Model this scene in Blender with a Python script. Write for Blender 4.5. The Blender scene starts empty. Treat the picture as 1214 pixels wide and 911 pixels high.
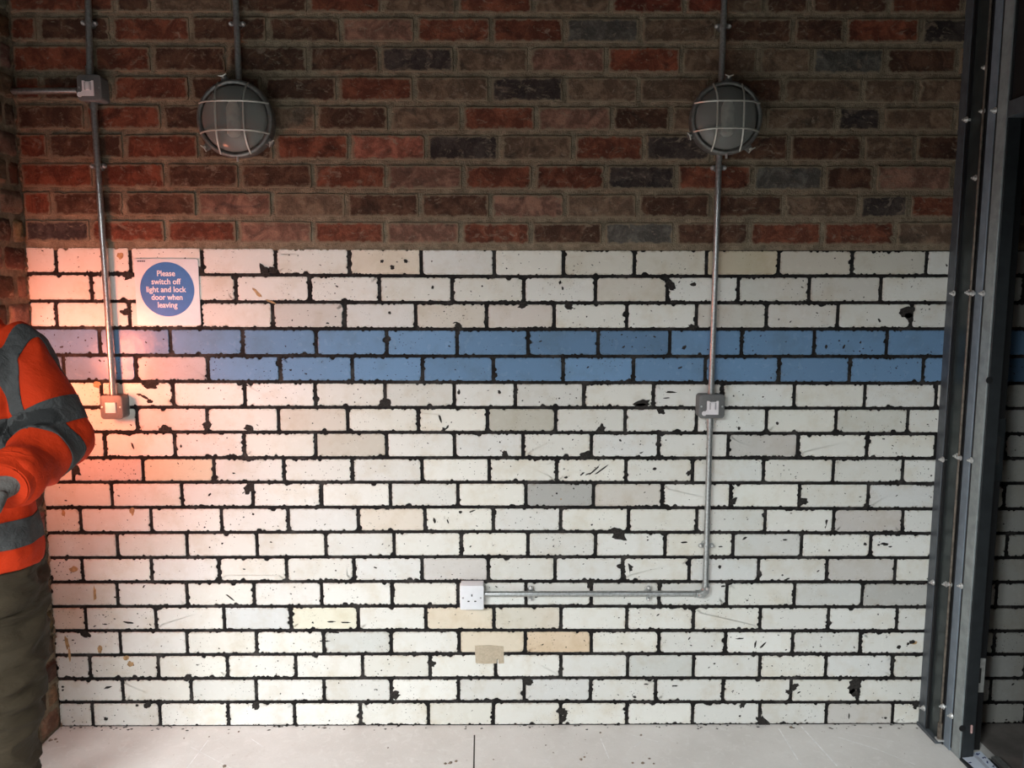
import bpy, bmesh, math, random
import numpy as np
from mathutils import Vector, Matrix, Euler, noise

# ------------------------------------------------------------------ camera, world, lights, exposure
scene = bpy.context.scene
COL = scene.collection
FPX, CX, CY = 912.0, 607.0, 455.5            # focal length in pixels of the 1214x911 frame
CAM_D, PITCH, YAW = 2.58, math.radians(6.8), math.radians(-0.3)
CAM_ROT = Euler((math.pi/2 - PITCH, 0, YAW)).to_matrix()

def ray(px, py):
    return CAM_ROT @ Vector(((px-CX)/FPX, (CY-py)/FPX, -1.0))
_r = ray(600, 860)
CAM = Vector((0, -CAM_D, -_r.z/_r.y*CAM_D))   # floor meets the wall at row 860

def at(px, py, y=0.0):
    r = ray(px, py); return CAM + r*((y-CAM.y)/r.y)
def atx(px, py, x):
    r = ray(px, py); return CAM + r*((x-CAM.x)/r.x)
def atz(px, py, z=0.0):
    r = ray(px, py); return CAM + r*((z-CAM.z)/r.z)

cd = bpy.data.cameras.new('camera'); cam = bpy.data.objects.new('camera', cd); COL.objects.link(cam)
cam.location = CAM; cam.rotation_euler = Euler((math.pi/2 - PITCH, 0, YAW))
cd.sensor_width = 36; cd.sensor_fit = 'HORIZONTAL'; cd.lens = FPX/1214*36; cd.clip_start = .01
scene.camera = cam
scene.view_settings.view_transform = 'Standard'; scene.view_settings.look = 'None'
scene.view_settings.gamma = 1; scene.view_settings.use_curve_mapping = False
scene.view_settings.exposure = 0.0
try: scene.cycles.use_denoising = True
except Exception: pass

w = bpy.data.worlds.new('sky'); scene.world = w; w.use_nodes = True
w.node_tree.nodes['Background'].inputs[0].default_value = (.75, .87, 1, 1)
w.node_tree.nodes['Background'].inputs[1].default_value = .25

def light(name, kind, loc, target, energy, color, **kw):
    l = bpy.data.lights.new(name, kind); l.energy = energy; l.color = color
    for k, v in kw.items(): setattr(l, k, v)
    o = bpy.data.objects.new(name, l); COL.objects.link(o); o.location = loc
    o.rotation_euler = (Vector(target)-Vector(loc)).to_track_quat('-Z', 'Y').to_euler()
    return o
# daylight from the sky that enters through the entrance behind the camera, split by an added pier, under a lintel at 2.1 m
light('entrance_daylight', 'AREA', (-.85, -4.3, 3.4), (-.85, 0, 3.4), 1120, (.94, .995, 1.0),
      shape='RECTANGLE', size=3.5, size_y=2.4)
# added orange-red lamp hidden behind the person, casting the glow on the left
light('added_orange_light', 'AREA', (-1.48, -.45, 1.27), (-1.12, 0, 1.24), 9.5, (1.0, .25, .13), shape='DISK', size=.22)

# ------------------------------------------------------------------ helpers
rnd = random.Random(7)
def fnoise(p, s=1.0): return noise.noise(Vector(p)*s)

class G:
    def __init__(s): s.v = []; s.f = []; s.m = []; s.c = []; s.e = []
    def add(s, vs, fs, mat=0, col=(1,1,1), edge=None):
        b = len(s.v); s.v += [tuple(p) for p in vs]
        s.c += [col]*len(vs); s.e += (list(edge) if edge is not None else [1.0]*len(vs))
        for f in fs: s.f.append([i+b for i in f]); s.m.append(mat)
    def box(s, a, b, mat=0, **k):
        x0,y0,z0 = [min(p,q) for p,q in zip(a,b)]; x1,y1,z1 = [max(p,q) for p,q in zip(a,b)]
        s.add([(x0,y0,z0),(x1,y0,z0),(x1,y1,z0),(x0,y1,z0),(x0,y0,z1),(x1,y0,z1),(x1,y1,z1),(x0,y1,z1)],
              [(3,2,1,0),(4,5,6,7),(0,1,5,4),(1,2,6,5),(2,3,7,6),(3,0,4,7)], mat, **k)
    def rings(s, rs, mat=0, cap0=True, cap1=True, closed=True, **k):
        n = len(rs[0]); vs = [p for r in rs for p in r]; fs = []
        for i in range(len(rs)-1):
            for j in range(n if closed else n-1):
                a, b = i*n+j, i*n+(j+1) % n
                fs.append((a, b, b+n, a+n))
        if cap0: fs.append(tuple(range(n-1, -1, -1)))
        if cap1: fs.append(tuple(range((len(rs)-1)*n, len(rs)*n)))
        s.add(vs, fs, mat, **k)
    def tube(s, pts, r, n=14, mat=0, cap=True):
        pts = [Vector(p) for p in pts]; rr = r if isinstance(r, (list, tuple)) else [r]*len(pts)
        rs = []; side = None
        for i, p in enumerate(pts):
            t = (pts[min(i+1, len(pts)-1)]-pts[max(i-1, 0)]).normalized()
            if side is None:
                side = t.orthogonal().normalized()
            side = (side - t*side.dot(t)).normalized(); b = t.cross(side)
            rs.append([p+(side*math.cos(2*math.pi*k/n)+b*math.sin(2*math.pi*k/n))*rr[i] for k in range(n)])
        s.rings(rs, mat, cap, cap)
    def loft(s, pts, radii, ref, n=32, sub=6, mat=0):
        pts, radii = smooth_path(pts, radii, sub); rs = []
        for i, p in enumerate(pts):
            t = (pts[min(i+1, len(pts)-1)]-pts[max(i-1, 0)]).normalized()
            side = (Vector(ref)-t*Vector(ref).dot(t)).normalized(); b = t.cross(side); a0, b0 = radii[i]
            rs.append([p+side*a0*math.cos(2*math.pi*k/n)+b*b0*math.sin(2*math.pi*k/n) for k in range(n)])
        s.rings(rs, mat)
    def lathe(s, prof, o, axis=(0,-1,0), n=48, mat=0):     # prof: (radius, distance along axis)
        o = Vector(o); ax = Vector(axis).normalized(); u = ax.orthogonal().normalized(); v = ax.cross(u)
        rs = [[o+ax*h+(u*math.cos(2*math.pi*k/n)+v*math.sin(2*math.pi*k/n))*max(r, 1e-5) for k in range(n)] for r, h in prof]
        s.rings(rs, mat)
    def outline(s, pts, y0, y1, bev=.0, mat=0, ring=None):  # polygon in XZ pulled from y0 (back) to y1 (front)
        cx = sum(p[0] for p in pts)/len(pts); cz = sum(p[1] for p in pts)/len(pts)
        hw = max(1e-4, max(abs(p[0]-cx) for p in pts)); hh = max(1e-4, max(abs(p[1]-cz) for p in pts))
        sx, sz = 1-bev/hw, 1-bev/hh; d = -1 if y1 < y0 else 1
        rs = [[(x, y0, z) for x, z in pts], [(x, y1-d*bev, z) for x, z in pts]]
        if bev:
            rs.append([(cx+(x-cx)*(1-.3*(1-sx)), y1-d*bev*.3, cz+(z-cz)*(1-.3*(1-sz))) for x, z in pts])
            rs.append([(cx+(x-cx)*sx, y1, cz+(z-cz)*sz) for x, z in pts])
        s.rings(rs, mat)
    def build(s, name, mats, parent=None, smooth=35, bevel=0, origin=None):
        me = bpy.data.meshes.new(name)
        o = bpy.data.objects.new(name, me); COL.objects.link(o)
        base = Vector((0,0,0)); q = parent
        while q: base += q.location; q = q.parent
        if parent: o.parent = parent
        elif origin is not None: base = Vector(origin); o.location = base
        me.from_pydata([(a-base.x, b-base.y, c-base.z) for a, b, c in s.v], [], s.f)
        for mt in (mats if isinstance(mats, (list, tuple)) else [mats]): me.materials.append(mt)
        me.polygons.foreach_set('material_index', s.m)
        if len(set(s.c)) > 1:
            at_ = me.color_attributes.new('tint', 'FLOAT_COLOR', 'POINT')
            at_.data.foreach_set('color', [x for c in s.c for x in (*c, 1.0)])
        if min(s.e) < 1:
            me.attributes.new('rim', 'FLOAT', 'POINT').data.foreach_set('value', s.e)
        bm = bmesh.new(); bm.from_mesh(me)
        if not hasattr(s, 'keepn'): bmesh.ops.recalc_face_normals(bm, faces=bm.faces)
        bm.to_mesh(me); bm.free()
        if smooth:
            me.polygons.foreach_set('use_smooth', [True]*len(me.polygons)); me.set_sharp_from_angle(angle=math.radians(smooth))
        if bevel:
            b = o.modifiers.new('bevel', 'BEVEL'); b.width = bevel; b.segments = 2; b.limit_method = 'ANGLE'
        return o

def smooth_path(pts, radii, sub):
    P = [Vector(p) for p in pts]; R = [Vector(r if isinstance(r, tuple) else (r, r)) for r in radii]
    def cr(L, i, t):
        a, b, c, d = L[max(i-1, 0)], L[i], L[i+1], L[min(i+2, len(L)-1)]
        return .5*((2*b)+(c-a)*t+(2*a-5*b+4*c-d)*t*t+(3*b-a-3*c+d)*t**3)
    op, orr = [], []
    for i in range(len(P)-1):
        for k in range(sub):
            op.append(cr(P, i, k/sub)); orr.append(cr(R, i, k/sub))
    op.append(P[-1]); orr.append(R[-1])
    return op, orr

def rrect(cx, cz, w_, h_, r, n=5):
    out = []
    for sx, sz, a0 in ((1,1,0),(-1,1,90),(-1,-1,180),(1,-1,270)):
        for k in range(n+1):
            a = math.radians(a0+90*k/n)
            out.append((cx+sx*(w_/2-r)+r*math.cos(a), cz+sz*(h_/2-r)+r*math.sin(a)))
    return out

def tag(o, label=None, cat=None, group=None, kind=None):
    if label: o['label'] = label
    if cat: o['category'] = cat
    if group: o['group'] = group
    if kind: o['kind'] = kind
    return o
def thing(name, label, cat, loc=(0,0,0), group=None):
    o = bpy.data.objects.new(name, None); COL.objects.link(o); o.location = loc; o.empty_display_size = .05
    return tag(o, label, cat, group)

# ------------------------------------------------------------------ materials
class N:
    def __init__(s, name):
        s.m = bpy.data.materials.new(name); s.m.use_nodes = True; s.t = s.m.node_tree
        s.b = s.t.nodes['Principled BSDF']
    def n(s, kind, **k):
        x = s.t.nodes.new(kind)
        for a, v in k.items(): setattr(x, a, v)
        return x
    def put(s, sock, v):
        if hasattr(v, 'is_linked'): s.t.links.new(v, sock)
        else: sock.default_value = (*v, 1) if (isinstance(v, tuple) and len(v) == 3 and sock.type == 'RGBA') else v
    def co(s, scale=(1,1,1)):
        tc = s.n('ShaderNodeTexCoord'); mp = s.n('ShaderNodeMapping'); s.t.links.new(tc.outputs['Object'], mp.inputs[0])
        mp.inputs['Scale'].default_value = scale; return mp.outputs[0]
    def noise(s, scale, detail=4, rough=.55, vec=None, dist=0):
        x = s.n('ShaderNodeTexNoise'); x.inputs['Scale'].default_value = scale; x.inputs['Detail'].default_value = detail
        x.inputs['Roughness'].default_value = rough; x.inputs['Distortion'].default_value = dist
        s.t.links.new(vec or s.co(), x.inputs['Vector']); return x.outputs[0]
    def vor(s, scale, vec=None, out='Distance'):
        x = s.n('ShaderNodeTexVoronoi'); x.inputs['Scale'].default_value = scale; s.t.links.new(vec or s.co(), x.inputs['Vector']); return x.outputs[out]
    def ramp(s, v, a, b, lo=0.0, hi=1.0):
        x = s.n('ShaderNodeMapRange'); x.interpolation_type = 'SMOOTHSTEP'; s.put(x.inputs[0], v)
        for i, q in enumerate((a, b, lo, hi)): x.inputs[i+1].default_value = q
        return x.outputs[0]
    def math(s, op, a, b=0.0):
        x = s.n('ShaderNodeMath', operation=op); s.put(x.inputs[0], a); s.put(x.inputs[1], b); return x.outputs[0]
    def mix(s, f, a, b, mode='MIX'):
        x = s.n('ShaderNodeMix', data_type='RGBA', blend_type=mode); s.put(x.inputs[0], f); s.put(x.inputs[6], a); s.put(x.inputs[7], b); return x.outputs[2]
    def attr(s, name, out='Color'):
        x = s.n('ShaderNodeAttribute', attribute_name=name); return x.outputs[out]
    def bump(s, h, strength=.3, dist=.002, nrm=None):
        x = s.n('ShaderNodeBump'); x.inputs['Strength'].default_value = strength; x.inputs['Distance'].default_value = dist
        s.t.links.new(h, x.inputs['Height'])
        if nrm: s.t.links.new(nrm, x.inputs['Normal'])
        s.t.links.new(x.outputs[0], s.b.inputs['Normal']); return x.outputs[0]
    def set(s, **k):
        for a, v in k.items(): s.put(s.b.inputs[a.replace('_', ' ')], v)
        return s

def plain(name, col, rough=.5, metal=0.0, grain=.15, gscale=60, bump=0.0, spec=.5):
    m = N(name); nz = m.noise(gscale, 5)
    c = m.mix(m.ramp(nz, .3, .7), tuple(x*(1-grain) for x in col), tuple(min(1, x*(1+grain)) for x in col))
    m.set(Base_Color=c, Roughness=rough, Metallic=metal); m.b.inputs['Specular IOR Level'].default_value = spec
    if bump: m.bump(nz, bump, .001)
    return m.m

def mat_glaze():
    m = N('glazed_brick'); tint = m.attr('tint')
    c = m.mix(m.ramp(m.noise(9, 6, .65), .45, .72, 0, .5), tint, m.mix(1.0, tint, (.80,.72,.60), 'MULTIPLY'))
    st = m.ramp(m.noise(60, 6, .7, m.co((.5,1,1.6))), .60, .74, 0, .35)
    c = m.mix(st, c, m.mix(1.0, c, (.66,.60,.52), 'MULTIPLY'))
    rimdirt = m.math('MULTIPLY', m.ramp(m.attr('rim', 'Fac'), .0, .55, 1, 0), m.ramp(m.noise(70, 5), .45, .7, 0, .6))
    c = m.mix(rimdirt, c, m.mix(1.0, c, (.55,.48,.40), 'MULTIPLY'))
    sp = m.math('MULTIPLY', m.ramp(m.vor(95), .10, .16, 1, 0), m.ramp(m.noise(8, 3), .52, .62, 0, 1))
    sp2 = m.math('MULTIPLY', m.ramp(m.vor(240), .12, .22, 1, 0), m.ramp(m.noise(14, 3, .5, m.co((1.1,1,1.3))), .56, .68, 0, .8))
    sp = m.math('MAXIMUM', sp, sp2)
    c = m.mix(sp, c, (.05,.043,.036))
    hgt = m.math('ADD', m.noise(16, 2), m.math('MULTIPLY', m.noise(90, 3), .12))
    m.set(Base_Color=c, Roughness=m.ramp(m.noise(40, 4), .3, .8, .17, .32)); m.b.inputs['Specular IOR Level'].default_value = .28
    m.bump(hgt, .25, .004); return m.m
def mat_red():
    m = N('red_brick'); tint = m.attr('tint'); rim = m.attr('rim', 'Fac')
    blot = m.ramp(m.noise(17, 6, .68, None, .6), .40, .66)
    c = m.mix(blot, m.mix(1.0, tint, (.62,.58,.58), 'MULTIPLY'), m.mix(1.0, tint, (1.35,1.3,1.25), 'MULTIPLY'))
    c = m.mix(m.ramp(m.noise(9, 5, .65, m.co((1,1,1.5)), 1.0), .54, .68, 0, .75), c, m.mix(1.0, c, (.42,.50,.58), 'MULTIPLY'))
    c = m.mix(m.ramp(m.noise(12, 6, .7, m.co((1.2,1,1.5)), 1.4), .56, .70, 0, .6), c, (.27,.20,.145))
    c = m.mix(m.ramp(m.noise(150, 4, .7), .3, .75, 0, .35), c, m.mix(1.0, c, (.6,.6,.6), 'MULTIPLY'))
    lime = m.ramp(m.noise(26, 7, .72, m.co((1,1,1.7)), .9), .55, .70, 0, .6)
    c = m.mix(lime, c, (.34,.27,.20))
    sm = m.math('ADD', rim, m.math('MULTIPLY', m.math('SUBTRACT', m.noise(30, 6, .7), .5), 1.9))
    c = m.mix(m.ramp(sm, .0, .5, .85, 0), c, (.24,.19,.13))
    h = m.math('ADD', m.noise(45, 8, .7), m.math('MULTIPLY', m.noise(220, 4, .7), .35))
    m.set(Base_Color=c, Roughness=.88); m.b.inputs['Specular IOR Level'].default_value = .25
    m.bump(h, .75, .006); return m.m
def mat_joint():
    m = N('black_pointing'); c = m.mix(m.ramp(m.noise(14, 6, .7), .46, .72), (.012,.011,.011), (.06,.055,.052))
    m.set(Base_Color=c, Roughness=.85); m.b.inputs['Specular IOR Level'].default_value = .2; m.bump(m.noise(180, 5), .6, .002); return m.m
def mat_mortar():
    m = N('tan_mortar'); c = m.mix(m.ramp(m.noise(22, 7, .7), .35, .7), (.19,.15,.105), (.40,.32,.225))
    m.set(Base_Color=c, Roughness=.95); m.b.inputs['Specular IOR Level'].default_value = .15
    m.bump(m.math('ADD', m.noise(60, 8, .75), m.noise(240, 3)), .9, .006); return m.m
def mat_floor():
    m = N('dusty_floor')
    c = m.mix(m.ramp(m.noise(3, 6, .6), .3, .7), (.70,.68,.65), (.80,.785,.76))
    c = m.mix(m.ramp(m.noise(28, 8, .75, None, 1.2), .5, .68, 0, .7), c, (.85,.84,.82))
    c = m.mix(m.ramp(m.noise(11, 8, .75, None, 1.8), .60, .70, 0, .35), c, (.56,.51,.46))
    c = m.mix(m.math('MULTIPLY', m.ramp(m.vor(34), .05, .09, 1, 0), m.ramp(m.noise(5), .5, .6, 0, .8)), c, (.24,.18,.14))
    m.set(Base_Color=c, Roughness=.62); m.bump(m.noise(70, 8, .7), .3, .003); return m.m
def mat_cloth(name, col, fold=9, streak=(1,1,1), dark=.6):
    m = N(name); nz = m.noise(fold, 5, .6, m.co(streak), .4)
    c = m.mix(m.ramp(nz, .35, .7, 0, .35), col, tuple(x*dark for x in col))
    h = m.math('ADD', m.math('MULTIPLY', nz, 3), m.math('MULTIPLY', m.noise(700, 2), .05))
    m.set(Base_Color=c, Roughness=.85); m.b.inputs['Specular IOR Level'].default_value = .2
    m.bump(h, .5, .008); return m.m

M = dict(glaze=mat_glaze(), red=mat_red(), joint=mat_joint(), mortar=mat_mortar(), floor=mat_floor(),
  chip=plain('exposed_clay', (.030,.027,.025), .9, 0, .4, 200, .6, .2),
  stain=plain('rust_stain', (.42,.27,.13), .7, 0, .3, 90),
  galv=plain('galvanised_steel', (.46,.48,.48), .32, .85, .18, 120, .05),
  zinc=plain('zinc_screw', (.70,.70,.69), .3, .6, .1, 100),
  box=plain('grey_metal_box', (.15,.15,.15), .5, .15, .08, 200, .1),
  rock=plain('white_switch_plastic', (.80,.76,.78), .4, 0, .04),
  rockd=plain('grey_switch_plastic', (.40,.38,.40), .4, 0, .05),
  white=plain('white_plastic', (.80,.81,.84), .35, 0, .02),
  slot=plain('dark_gap_shade', (.02,.02,.02), .8), 
  lampm=plain('lamp_cast_metal', (.20,.20,.19), .42, .6, .2, 80, .15), wire=plain('guard_wire', (.60,.60,.55), .32, .45, .1),
  bulb=plain('bulb_opal', (.85,.84,.78), .5), refl=plain('lamp_reflector', (.20,.205,.19), .5, 0, .1, 40),
  sign_b=plain('sign_blue', (.035,.16,.46), .4, 0, .05), sign_w=plain('sign_white', (.80,.79,.82), .38, 0, .02), ink=plain('sign_ink', (.04,.04,.09), .5),
  tape=plain('beige_tape', (.50,.42,.31), .6, 0, .1, 150), steel=plain('grey_painted_steel', (.090,.104,.118), .42, .2, .18, 25, .05),
  steel_d=plain('dark_painted_steel', (.026,.030,.033), .45, .2, .15, 25, .05), steel_g=plain('green_grey_sheet', (.040,.052,.053), .35, .3, .2, 20),
  steel_b=plain('blue_grey_steel', (.20,.245,.29), .45, .1, .12, 25), steel_l=plain('light_grey_steel', (.30,.34,.345), .42, .2, .15, 30), steel_k=plain('black_steel', (.010,.010,.011), .5), rod=plain('brown_rod', (.17,.145,.12), .45, .5, .3, 60),
  keep=plain('dull_zinc', (.42,.42,.40), .4, .3), pink=plain('pink_tag', (.60,.38,.36), .6), paper=plain('pale_blue_paper', (.62,.69,.80), .55, 0, .05, 20), paperg=plain('grey_paper_band', (.42,.46,.54), .6), blue_ink=plain('navy_print', (.035,.05,.17), .6),
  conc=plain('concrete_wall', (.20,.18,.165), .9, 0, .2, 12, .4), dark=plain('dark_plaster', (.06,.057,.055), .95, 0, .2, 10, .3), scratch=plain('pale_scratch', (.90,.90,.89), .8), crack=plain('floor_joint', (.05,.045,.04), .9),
  orange=mat_cloth('orange_hi_vis', (.44,.026,.0025), 11, (1,1,1), .6), band=mat_cloth('grey_reflective_band', (.055,.056,.056), 30),
  khaki=mat_cloth('khaki_trousers', (.032,.023,.013), 10, (1,1,2.6), .5), skin=plain('skin', (.55,.34,.25), .5), hair=plain('hair', (.04,.028,.02), .7, 0, .4, 150, .5),
  glove=mat_cloth('grey_glove', (.10,.092,.085), 30), boot=plain('boot_leather', (.06,.045,.035), .6, 0, .3, 60, .3), sole=plain('boot_sole', (.02,.02,.02), .8), eye=plain('eye_white', (.8,.8,.78), .2), iris=plain('iris', (.08,.05,.03), .2), lip=plain('lip', (.48,.22,.18), .5))
def mat_glass():
    m = N('lamp_glass'); m.set(Base_Color=(.50,.51,.48), Roughness=.2); m.b.inputs['Transmission Weight'].default_value = .7
    m.b.inputs['IOR'].default_value = 1.3; return m.m
M['glass'] = mat_glass()

# ------------------------------------------------------------------ the back wall, brick by brick
XL = at(40, 430).x                      # the corner with the left pier
XR = 2.75
# bed joints: (left x=100, middle x=600, right x=1050)
JW = [(291.6,294.6,295.6),(324.5,327.8,327),(357,359,358.8),(388.7,390.4,389.8),(421,422.3,422.5),(452,453.3,454.3),(482.6,483,484),(512,512.6,514),
      (542.6,542.6,543.3),(571.6,571.6,572.8),(601.6,601,603),(631.7,630,632),(661,659.8,661),(690,689,690),(719,718.4,719.4),(747.6,747,748),(776.5,774.6,775.6),(804.7,803.5,804),(832.4,831.6,832.6),(862,860,858.5)]
PW = [[67,155,240,327,414,499.5,586,668,752,837.5,923,1010,1098],
 [109,195,280,367,450,536,621,706,791,875,959,1044],
 [67.5,154,238,323.5,409,493,577,657,743,825.5,908.5,993,1080],
 [118.6,202.6,288,375,458.7,542,626,709,794,879,965,1051],
 [76,161.5,247,332,418,501,585,667.6,751,836,923.5,1007,1094],
 [121,206,290.6,374,456.7,538.7,611,692,774.6,856,941.5,1025,1109.6],
 [80,163,246,330.5,412.5,496,578,658.7,741,825.6,908.5,991,1076],
 [125,207.6,290,374.6,458.6,539,620,701,780.6,863,945.6,1027.5],
 [87,170,254,337,418,500.5,580,660,742,821,905,987.6,1070],
 [133,216,300,381.5,463,543,623.5,703.6,785,866,947.5,1029],
 [96,179.6,263,342,425,504,585,664.7,745,826,907,988,1070],
 [139.5,222,305,386.5,467.4,547,626,706,788.4,869,950,1032],
 [98,180,260,340,420,500.6,579,658,738,817,899,980,1061],
 [139.5,222,301.7,381.5,464.7,543,623.5,701,781.5,861.6,941.7,1022],
 [102,185,266,345,425,505,585.7,665,743,822,901,982,1063],
 [143,222,304.4,384,464,544.5,622.7,701,781,860,939.4,1019.5],
 [107,188,270,351,430,510,587.6,665,744,822,900.5,979,1058],
 [146,227,304,384.5,464,543.7,621.5,700,777,857,937.5,1017],
 [110,190,271,349.5,427.7,508,585,664.7,743,821,900.5,979.5,1058]]
JR = [(-17,-15.5,-15),(17.5,18.8,19.4),(52,53.7,54.6),(88,89,90.4),(122,123.6,125),(156.5,157.8,158),(191,193.4,194),(225,227.7,229),(258.6,261.3,261),(291.6,294.6,295.6)]
PR = [[137,181,277,366,453,541.7,633,724.6,812,860,906,960,1054],
 [46,133,227,318,405,493,583,670,760,851,940,1002,1091],
 [112,181,270,366,451,540,628,719,808,899,962,1049],
 [50,135,226,313,401,491.6,581,669.6,757.6,842.6,928,1022.6,1087.5],
 [102,193,285,376,462,548,636,726,795.5,906,992,1045.5],
 [58,148,237,326,415,506,593,680,764,844,935,1023,1084],
 [112,197,285,372,459,550,633,718.6,802,892,977,1037,1129],
 [63,148,234.6,324,411.5,499,582,670,756,842.6,929,1018,1078],
 [109,198,283,372,457.7,546.6,629.7,715.7,800,888.7,974.6,1061]]
CR = ['r d b d r b r b e e b d d r', 'r d r d d p r r g b d d R k', 'r r d d d k b p R b b g d', 'r d r d d r b k b b d b b b', 'd r d b d b r p d b b k b',
      'r d r d r P k b r k d d b d', 'r r d d r p r r k r g d p b', 'r d d p b d d p b d d b k r', 'k r r p r p r d g d r r b']
RC = dict(r=(.185,.064,.038), R=(.21,.065,.037), d=(.105,.055,.036), e=(.155,.042,.026), b=(.175,.120,.082), p=(.26,.145,.105), P=(.31,.115,.078), k=(.062,.050,.046), g=(.125,.120,.106))
TINT = {1: [(880,(.60,.53,.40)),(965,(.62,.58,.50)),(456,(.74,.66,.54))], 3: [(366,(.60,.58,.54)),(535,(.66,.62,.55)),(617,(.68,.63,.58))],
 5: [(204,(.46,.44,.46))], 7: [(204,(.70,.66,.62)),(371,(.66,.62,.55)),(618,(.53,.515,.45)),(1033,(.66,.66,.61))], 8: [(416,(.60,.57,.50)),(904,(.58,.56,.53))],
 9: [(128,(.66,.58,.55)),(212,(.72,.63,.49))], 10: [(663,(.45,.45,.43)),(744,(.64,.61,.56))], 11: [(1029,(.60,.57,.54)),(465,(.73,.67,.58))],
 13: [(1020,(.60,.58,.55)),(540,(.63,.61,.58))], 14: [(1060,(.52,.515,.49)),(1005,(.66,.665,.64))], 15: [(305,(.66,.685,.68)),(385,(.76,.75,.62)),(545,(.74,.66,.53)),(625,(.71,.66,.57)),(82,(.72,.66,.58))],
 16: [(424,(.64,.655,.625))], 17: [(548,(.70,.64,.53)),(662,(.78,.59,.39)),(783,(.62,.63,.62))]}
TINT[16].append((580,(.74,.66,.53))); TINT[16].append((660,(.75,.61,.45))); TINT[17] = [(783,(.64,.65,.62))]
TINT[19] = [(1020,(.60,.58,.55))]
TINT[1] += [(1054,(.62,.60,.53)),(710,(.70,.68,.60)),(794,(.68,.66,.58))]
TINT[2] = [(900,(.66,.64,.59)),(1000,(.64,.62,.57)),(748,(.66,.63,.56))]; TINT[3] += [(947,(.66,.64,.60)),(866,(.63,.60,.55))]
# chips bitten out of the glaze: pixel place and radius
BITES = [(1073,370,8),(1078,377,6),(296,579,7),(954,594,7),(981,624,7),(1010,812,9),(1012,822,6),(471,824,7),(666,843,6),(668,852,5),(626,808,6),(102,757,6),(90,557,7),(238,322,6),(314,317,7),(322,320,5),
  (904,855,8),(942,815,5),(935,820,4),(599,538,5),(762,480,8),(674,364,5),(795,338,6),(544,375,5),(456,478,7),(741,672,8),(744,680,6),(733,633,9),(700,692,5),(868,595,5),(304,839,6),(512,787,5),(223,803,5),(176,840,5),(153,327,6),
  (150,370,6),(180,458,7),(196,503,6),(246,505,6),(296,508,6),(1104,684,5),(694,537,6),(783,492,5),(1085,838,5),(880,837,4),(620,362,5),(1026,600,4),(60,688,6),(812,560,4),(820,388,5),(712,500,6)]
# bare patches inside a brick: pixel place, half length, half height, tilt
MARKS = [(453,310,2.2,2,0),(465,317,3,2.6,0),(481,310,2.2,2,0),(512,310,.9,.9,0),(522,496,1.6,5,.3),(530,507,4,1.2,.9),(526,508,2,1.2,-.6),(544,465,1.6,3,0),(592,465,2,2.6,.2),(513,341,1.6,2,0),(664,335,1.5,2,0),(667,342,1.2,2,0),(462,371,2,1.6,0),
  (705,557,9,.9,.75),(713,557,10,.9,.65),(697,562,4,.8,.4),(273,708,6,1.0,-.75),(877,757,5,1.0,.05),(895,764,1.2,4.5,-.2),(904,765,5,1.1,.85),(1048,645,5,2,-.1),(1041,646,2,1.2,.3),(1055,648,2,1,.1),(1065,767,2.5,2.2,0),(1081,761,4,2.6,.3),(1076,763,2,2,0),
  (1049,851,2,1.5,0),(126,468,3,1,0),(172,471,6,1.6,-.5),(178,476,4,2.4,.2),(166,468,3,1.4,-.2),(760,480,6,1.6,.1),(795,465,6,1.2,-.05),(790,472,4,.8,.1),(1000,411,1.2,3,-.4),(979,411,1.6,2.4,0),(811,412,2,3,-.5),(806,436,3,1,.3),(140,708,5,1,0),(153,738,7,1.3,-.1),(125,740,3,.9,0),
  (158,529,1.2,4,.4),(215,529,1.2,2,0),(876,508,2,2,0),(921,502,1.8,1.8,0),(884,541,2,1.6,0),(1042,380,1.2,3,.4),(822,337,4,2,.2),(839,492,3,2,0),(515,617,1.5,4,.3),(546,607,2.4,1.6,0),(560,606,4,1,.4),(531,618,1,3,.3),(752,632,1.5,1.3,0),(811,643,4,1.4,.1),(854,648,2.5,.9,.1),(932,687,4,1.3,.4),(1025,645,2.2,1.8,0),(930,640,3,.9,0),
  (800,813,4,1,0),(752,826,2.4,1.6,0),(766,811,3,.9,0),(385,760,7,.9,0),(400,750,3,.9,0),(410,738,6,1,0),(393,737,5,1,0),(371,738,1.4,1.2,0),(126,852,3,2.2,.1),(128,815,5,1.4,.3),(163,836,2,2,0),(75,814,1.5,1.5,0),(75,818,1.5,1.5,0),(1006,849,1,4,0),(660,585,1.2,1.2,0),(773,747,3,2,.1),(746,716,2.5,1.8,0),(857,695,3,1.2,.1),(853,672,2.2,2.2,0),(742,562,1.6,2.6,.3),(776,556,2.8,2,.3),(690,562,3,1,.7)]
STAINS = [(305,347,2,7,.7),(322,358,7,1.2,-.35),(113,704,2,9,0),(80,762,2.4,9,.15),(83,776,1.5,10,0),(115,456,4,4,.6),(143,303,4,4,0),(76,608,2,4,0),(157,606,3,5,.1),(119,770,3,5,0),(155,787,4,4,.5),(150,780,4,3,.3),(665,592,1,1,0),(88,675,5,4,.6),(1084,762,3,2,.4)]

def jy(j, px):
    a, b, c = j
    return a+(b-a)*(px-100)/500 if px < 600 else b+(c-b)*(px-600)/450

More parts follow.
